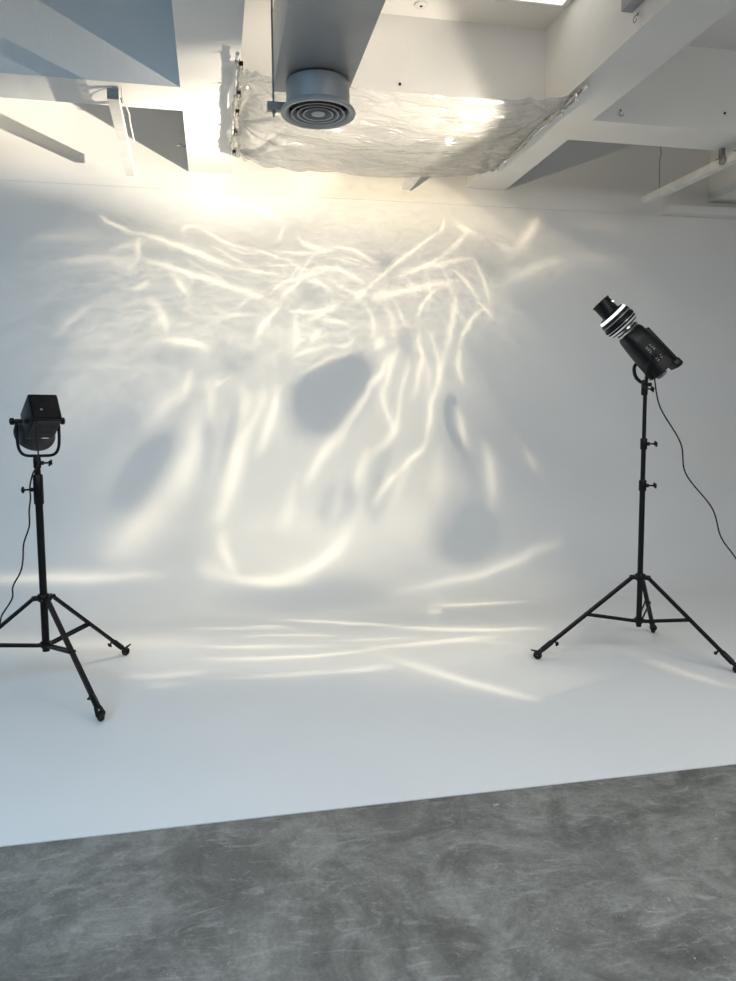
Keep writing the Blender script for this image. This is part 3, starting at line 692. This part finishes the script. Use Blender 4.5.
(0.7985, 0.7897, -1.6242, 0.1438, 0.0152, 0.0375, 0.45),
(0.9098, 0.7362, -2.0957, 0.2696, 0.0134, 0.0401, 0.5),
(1.1489, 0.8667, -1.8396, 0.2044, 0.0164, 0.0397, 0.45),
(0.7145, 0.3286, -1.9294, 0.1459, 0.0149, 0.0404, 0.5),
(1.0445, 0.5475, -1.5598, 0.1233, 0.019, 0.0313, 0.35),
(0.4984, 0.201, -2.2458, 0.1371, 0.0134, 0.0, 0.5),
(0.1939, 0.1021, -2.4248, 0.1381, 0.0147, 0.0123, 0.5),
(0.613, 0.2343, -1.9825, 0.131, 0.0188, 0.0319, 0.4),
(-0.2579, 0.1867, -1.4631, 0.0805, 0.0195, 0.0283, 0.45),
(-0.1933, 0.1672, -1.7969, 0.0954, 0.0203, 0.0144, 0.4),
(-0.3888, 0.2243, -1.2418, 0.0984, 0.021, 0.023, 0.4),
(-0.0452, -0.0763, -2.0608, 0.0791, 0.0257, 0.0053, 0.25),
(0.1119, -0.0988, -2.1004, 0.0832, 0.0227, -0.0001, 0.25),
(0.3545, -0.0877, -2.3901, 0.0942, 0.0219, -0.0005, 0.25),
(0.5009, -0.0736, -2.3566, 0.1069, 0.0267, 0.0128, 0.22),
(-0.1046, -0.267, -0.1864, 0.138, 0.0196, -0.0347, 0.5),
(-0.2568, -0.2274, -0.6663, 0.0875, 0.0247, -0.0143, 0.3),
(-0.295, -0.5966, -0.4566, 0.1804, 0.0166, 0.0239, 0.4),
(-0.3598, -0.7777, -0.4458, 0.1236, 0.0153, -0.0191, 0.4),
(0.0258, -0.8954, -0.3446, 0.1635, 0.0194, -0.0046, 0.4),
(0.35, -1.1188, -0.7121, 0.1926, 0.0271, 0.0203, 0.25),
(-0.714, -1.1997, 0.1078, 0.0679, 0.0508, 0.0474, 0.3),
(-0.0954, -1.2957, 0.0695, 0.1117, 0.045, -0.0054, 0.4)]
SOFT = [(0.2691, 0.7886, 0.0032, 1.4267, 0.3085, -0.1139, 0.42),
(-0.6923, 0.4513, 0.1876, 0.32, 0.2001, 0.0154, 0.22),
(0.1732, 0.3721, -0.0628, 0.8188, 0.214, -0.0686, 0.36),
(0.078, 0.0361, -0.1438, 0.5606, 0.1661, -0.0125, 0.34),
(0.1646, -0.1424, -0.0493, 0.482, 0.1164, -0.0381, 0.2),
(-0.6992, 0.3406, 0.3843, 0.2231, 0.1324, -0.0127, 0.12),
(-0.3025, 1.0205, -0.1502, 1.0257, 0.2862, 0.0901, 0.28),
(1.1269, 0.9967, 0.1224, 0.5715, 0.2224, 0.0808, 0.15),
(1.0262, 1.5298, 0.1373, 2.7395, 0.9593, 0.5918, 0.26),
(1.3005, 2.242, 0.1544, 1.4656, 0.7801, -0.1062, 0.65),
(-0.0248, -0.9378, -0.3689, 0.8134, 0.282, -0.097, 0.34),
(0.2908, -1.7541, -1.0878, 0.5379, 0.241, 0.0041, 0.16),
(-0.7112, -0.5837, -0.6893, 0.3411, 0.1513, -0.0041, 0.1),
(0.0622, -0.3759, -0.2343, 0.8121, 0.1596, -0.0204, 0.14),
(2.1914, 0.8799, 0.2927, 0.8864, 0.1221, 0.0674, 0.08),
(-0.4491, -0.0191, 0.9779, 0.1637, 0.0696, -0.0113, 0.16),
(0.143, 0.2205, 0.4208, 0.2084, 0.0961, -0.0126, -0.9),
(0.0667, 0.7211, 0.275, 0.0764, 0.0667, -0.0036, -0.3),
(-0.0275, -0.3805, -0.1714, 0.2228, 0.0705, -0.0029, -0.16),
(0.51, -0.2437, 0.1678, 0.1204, 0.0687, 0.0037, -0.26),
(0.1085, -0.1054, 0.361, 0.0726, 0.0353, 0.0023, -0.3),
(-0.4875, 0.0499, 1.1292, 0.0836, 0.0553, 0.0058, -0.22),
(0.6792, 0.0528, -2.0778, 0.0864, 0.0235, -0.0109, -0.45),
(-0.5826, 0.3943, -0.2585, 0.0972, 0.0384, 0.0156, -0.3),
(-0.3462, 0.091, -1.2393, 0.0771, 0.0154, 0.008, -0.2),
(-0.2717, 0.1133, -1.5846, 0.1052, 0.0148, 0.0036, -0.22),
(0.7014, 1.0127, -0.128, 0.0776, 0.1136, -0.0578, -0.3),
(0.5804, 0.3928, -2.1139, 0.0841, 0.0333, 0.0083, -0.35),
(-0.3034, 0.4133, -0.164, 0.1252, 0.0365, -0.0608, -0.2),
(0.2524, -0.1175, 0.8573, 0.0613, 0.0281, 0.0078, -0.22),
(0.2937, -0.0323, -2.4943, 0.0705, 0.0189, 0.0019, -0.2),
(-0.8685, 1.0198, -0.2616, 0.2069, 0.0484, 0.0036, -0.2),
(-0.7079, 0.6313, -0.5128, 0.1251, 0.0315, 0.0095, -0.2)]
g = bpy.data.lights.new('sheet_reflection', 'POINT'); g.energy = 30; g.color = (1, 1, 1); g.shadow_soft_size = .004
g.use_nodes = True; nt = g.node_tree; N = nt.nodes.new; Lk = nt.links.new
em = nt.nodes['Emission']
def math_(op, a, b=None, c=None, clamp=False):
    n = N('ShaderNodeMath'); n.operation = op; n.use_clamp = clamp
    for i, v in enumerate((a, b, c)):
        if v is None: continue
        if isinstance(v, (int, float)): n.inputs[i].default_value = v
        else: Lk(v, n.inputs[i])
    return n.outputs[0]
def vmath(op, a, b):
    n = N('ShaderNodeVectorMath'); n.operation = op; Lk(a, n.inputs[0])
    if isinstance(b, (tuple, Vector)): n.inputs[1].default_value = tuple(b)
    else: Lk(b, n.inputs[1])
    return n
geo = N('ShaderNodeNewGeometry'); D = geo.outputs['Incoming']
SG = 1.0
dot = lambda v: vmath('DOT_PRODUCT', D, tuple(Vector(v)*SG)).outputs['Value']
df_ = dot(FW); dfm = math_('MAXIMUM', df_, .02)
p = math_('DIVIDE', dot(RT), dfm); q = math_('DIVIDE', dot(UP), dfm)
cb = N('ShaderNodeCombineXYZ'); Lk(p, cb.inputs[0]); Lk(q, cb.inputs[1]); P0 = cb.outputs[0]
nz = N('ShaderNodeTexNoise'); nz.inputs['Scale'].default_value = 7; nz.inputs['Detail'].default_value = 2; Lk(P0, nz.inputs['Vector'])
sub = vmath('SUBTRACT', nz.outputs['Color'], (.5, .5, .5)); sc_ = N('ShaderNodeVectorMath'); sc_.operation = 'SCALE'; sc_.inputs['Scale'].default_value = .05; Lk(sub.outputs[0], sc_.inputs[0])
P1 = vmath('ADD', P0, sc_.outputs[0]).outputs[0]
sp1 = N('ShaderNodeSeparateXYZ'); Lk(P1, sp1.inputs[0]); PW = (sp1.outputs[0], sp1.outputs[1])
def stroke(vec, c, acc, soft):
    cx, cy, ang, ln, w_, h, amp = c
    mp = N('ShaderNodeMapping'); mp.vector_type = 'TEXTURE'
    mp.inputs['Location'].default_value = (cx, cy, 0); mp.inputs['Rotation'].default_value = (0, 0, ang); mp.inputs['Scale'].default_value = (ln, w_, 1)
    # the running total rides along in z, so the strokes are evaluated one after another
    cc = N('ShaderNodeCombineXYZ'); Lk(vec[0], cc.inputs[0]); Lk(vec[1], cc.inputs[1])
    if acc is not None: Lk(acc, cc.inputs[2])
    Lk(cc.outputs[0], mp.inputs['Vector']); sx = N('ShaderNodeSeparateXYZ'); Lk(mp.outputs[0], sx.inputs[0])
    u, v, acc = sx.outputs
    k = math_('SUBTRACT', 1.0, math_('MULTIPLY', u, u), clamp=True)
    d = math_('MULTIPLY_ADD', k, -h/w_, v)
    dd = math_('MULTIPLY_ADD', d, d, 1.0 if not soft else 1.0)
    if soft:
        d2 = math_('MULTIPLY', d, d); dd = math_('MULTIPLY_ADD', d2, d2, 1.0)
        kk = math_('MULTIPLY', k, math_('SUBTRACT', 2.0, k))
        if amp < 0:                                  # rounded dark patch
            e = math_('MULTIPLY_ADD', u, u, math_('MULTIPLY', d2, .55)); e = math_('SUBTRACT', 1.0, math_('MULTIPLY', e, .52), clamp=True)
            return math_('MULTIPLY_ADD', math_('MULTIPLY', math_('MULTIPLY', e, e), math_('MULTIPLY_ADD', e, -2.0, 3.0)), amp, acc)
    else:
        dd = math_('MULTIPLY', dd, math_('MULTIPLY_ADD', dd, .5, .5)); kk = math_('MULTIPLY', k, math_('SQRT', k))
    return math_('MULTIPLY_ADD', math_('DIVIDE', kk, dd), amp, acc)
acc = None
for c in LINES: acc = stroke(PW, c, acc, False)
lines_v = acc
acc = math_('MULTIPLY', lines_v, 1e-9)
for c in SOFT: acc = stroke((p, q), c, acc, True)
soft_v = math_('MAXIMUM', acc, 0.0)
# fine web of folds inside the bright area
def ridge(scale, rot, sy, dist):
    mp = N('ShaderNodeMapping'); mp.inputs['Rotation'].default_value = (0, 0, rot); mp.inputs['Scale'].default_value = (1, sy, 1); Lk(P0, mp.inputs['Vector'])
    n = N('ShaderNodeTexNoise'); n.inputs['Scale'].default_value = scale; n.inputs['Detail'].default_value = 1.5; n.inputs['Distortion'].default_value = dist; Lk(mp.outputs[0], n.inputs['Vector'])
    a = math_('ABSOLUTE', math_('SUBTRACT', n.outputs['Fac'], .5)); a = math_('MULTIPLY', a, 22)
    return math_('DIVIDE', 1.0, math_('MULTIPLY_ADD', a, a, 1.0))
web = math_('ADD', ridge(5.5, .35, 2.2, .8), ridge(9.0, -.5, 1.7, 1.0))
wf = math_('MULTIPLY', math_('MULTIPLY_ADD', q, 1.6, .10, clamp=True), .5)      # crisp near the sheet, smooth further down
web = math_('MULTIPLY_ADD', math_('SUBTRACT', web, .75), wf, 1.0)
soft_v = math_('MULTIPLY', soft_v, web)
# candela of a wall washer: even irradiance on the wall and on the floor
dy = math_('MAXIMUM', dot((0, 1, 0)), .02); dz = math_('MAXIMUM', math_('MULTIPLY', dot((0, 0, 1)), -1.0), .02)
Fw = math_('DIVIDE', (6.5-LP.y)**2, math_('POWER', dy, 3.0)); Ff = math_('DIVIDE', LP.z**2, math_('POWER', dz, 3.0))
comp = math_('MINIMUM', Fw, Ff)
front = math_('GREATER_THAN', df_, .05)
sv = math_('MULTIPLY', soft_v, 1.35); sv = math_('DIVIDE', sv, math_('MULTIPLY_ADD', sv, .55, 1.0))
lv = math_('MULTIPLY', lines_v, 1.0); lv = math_('DIVIDE', lv, math_('MULTIPLY_ADD', lv, .35, 1.0))
tot = math_('ADD', sv, lv)
st = math_('MULTIPLY', math_('MULTIPLY', tot, comp), front)
# the sagging sheet also throws a weak glow sideways and up on the beams beside it
zz = dot((0, 0, 1)); hh = math_('SUBTRACT', 1.0, math_('MULTIPLY', zz, zz)); hh = math_('POWER', hh, 3.0)
upf = math_('MULTIPLY', math_('MULTIPLY_ADD', zz, 3.0, 0.1, clamp=True), math_('MULTIPLY_ADD', dot((0, 1, 0)), 2.4, 1.0, clamp=True))
st = math_('MULTIPLY_ADD', math_('MULTIPLY', hh, upf), 2.2, st)
Lk(math_('MAXIMUM', st, 0.0), em.inputs['Strength'])
# colour: warmer close to the sheet, neutral further down
cr = N('ShaderNodeValToRGB'); cr.color_ramp.elements[0].position = 0; cr.color_ramp.elements[0].color = (1, .86, .62, 1)
cr.color_ramp.elements[1].position = 1; cr.color_ramp.elements[1].color = (1, .82, .54, 1)
Lk(math_('MULTIPLY_ADD', q, .5, .1), cr.inputs['Fac']); Lk(cr.outputs['Color'], em.inputs['Color'])
go = bpy.data.objects.new('sheet_reflection', g); C.objects.link(go); go.location = LP

# ---------------------------------------------------------------- camera
cam = bpy.data.cameras.new('camera'); co = bpy.data.objects.new('camera', cam); C.objects.link(co)
cam.sensor_fit = 'HORIZONTAL'; cam.sensor_width = 36; cam.lens = 745/736*36; cam.clip_start = .05
yw, pt, rl = math.radians(11.6), math.radians(-5.35), math.radians(-.39)
f = Vector((math.sin(yw)*math.cos(pt), math.cos(yw)*math.cos(pt), math.sin(pt)))
r = Vector((math.cos(yw), -math.sin(yw), 0)); u = r.cross(f)
r2 = r*math.cos(rl) + u*math.sin(rl); u2 = -r*math.sin(rl) + u*math.cos(rl)
co.matrix_world = Matrix.Translation((0, 0, 1.5)) @ Matrix((r2, u2, -f)).transposed().to_4x4()
sc = bpy.context.scene; sc.camera = co
sc.view_settings.view_transform = 'Standard'; sc.view_settings.look = 'None'; sc.view_settings.gamma = 1; sc.view_settings.exposure = 0
sc.cycles.max_bounces = 6; sc.cycles.diffuse_bounces = 4; sc.cycles.caustics_reflective = False; sc.cycles.caustics_refractive = False; sc.cycles.use_denoising = True
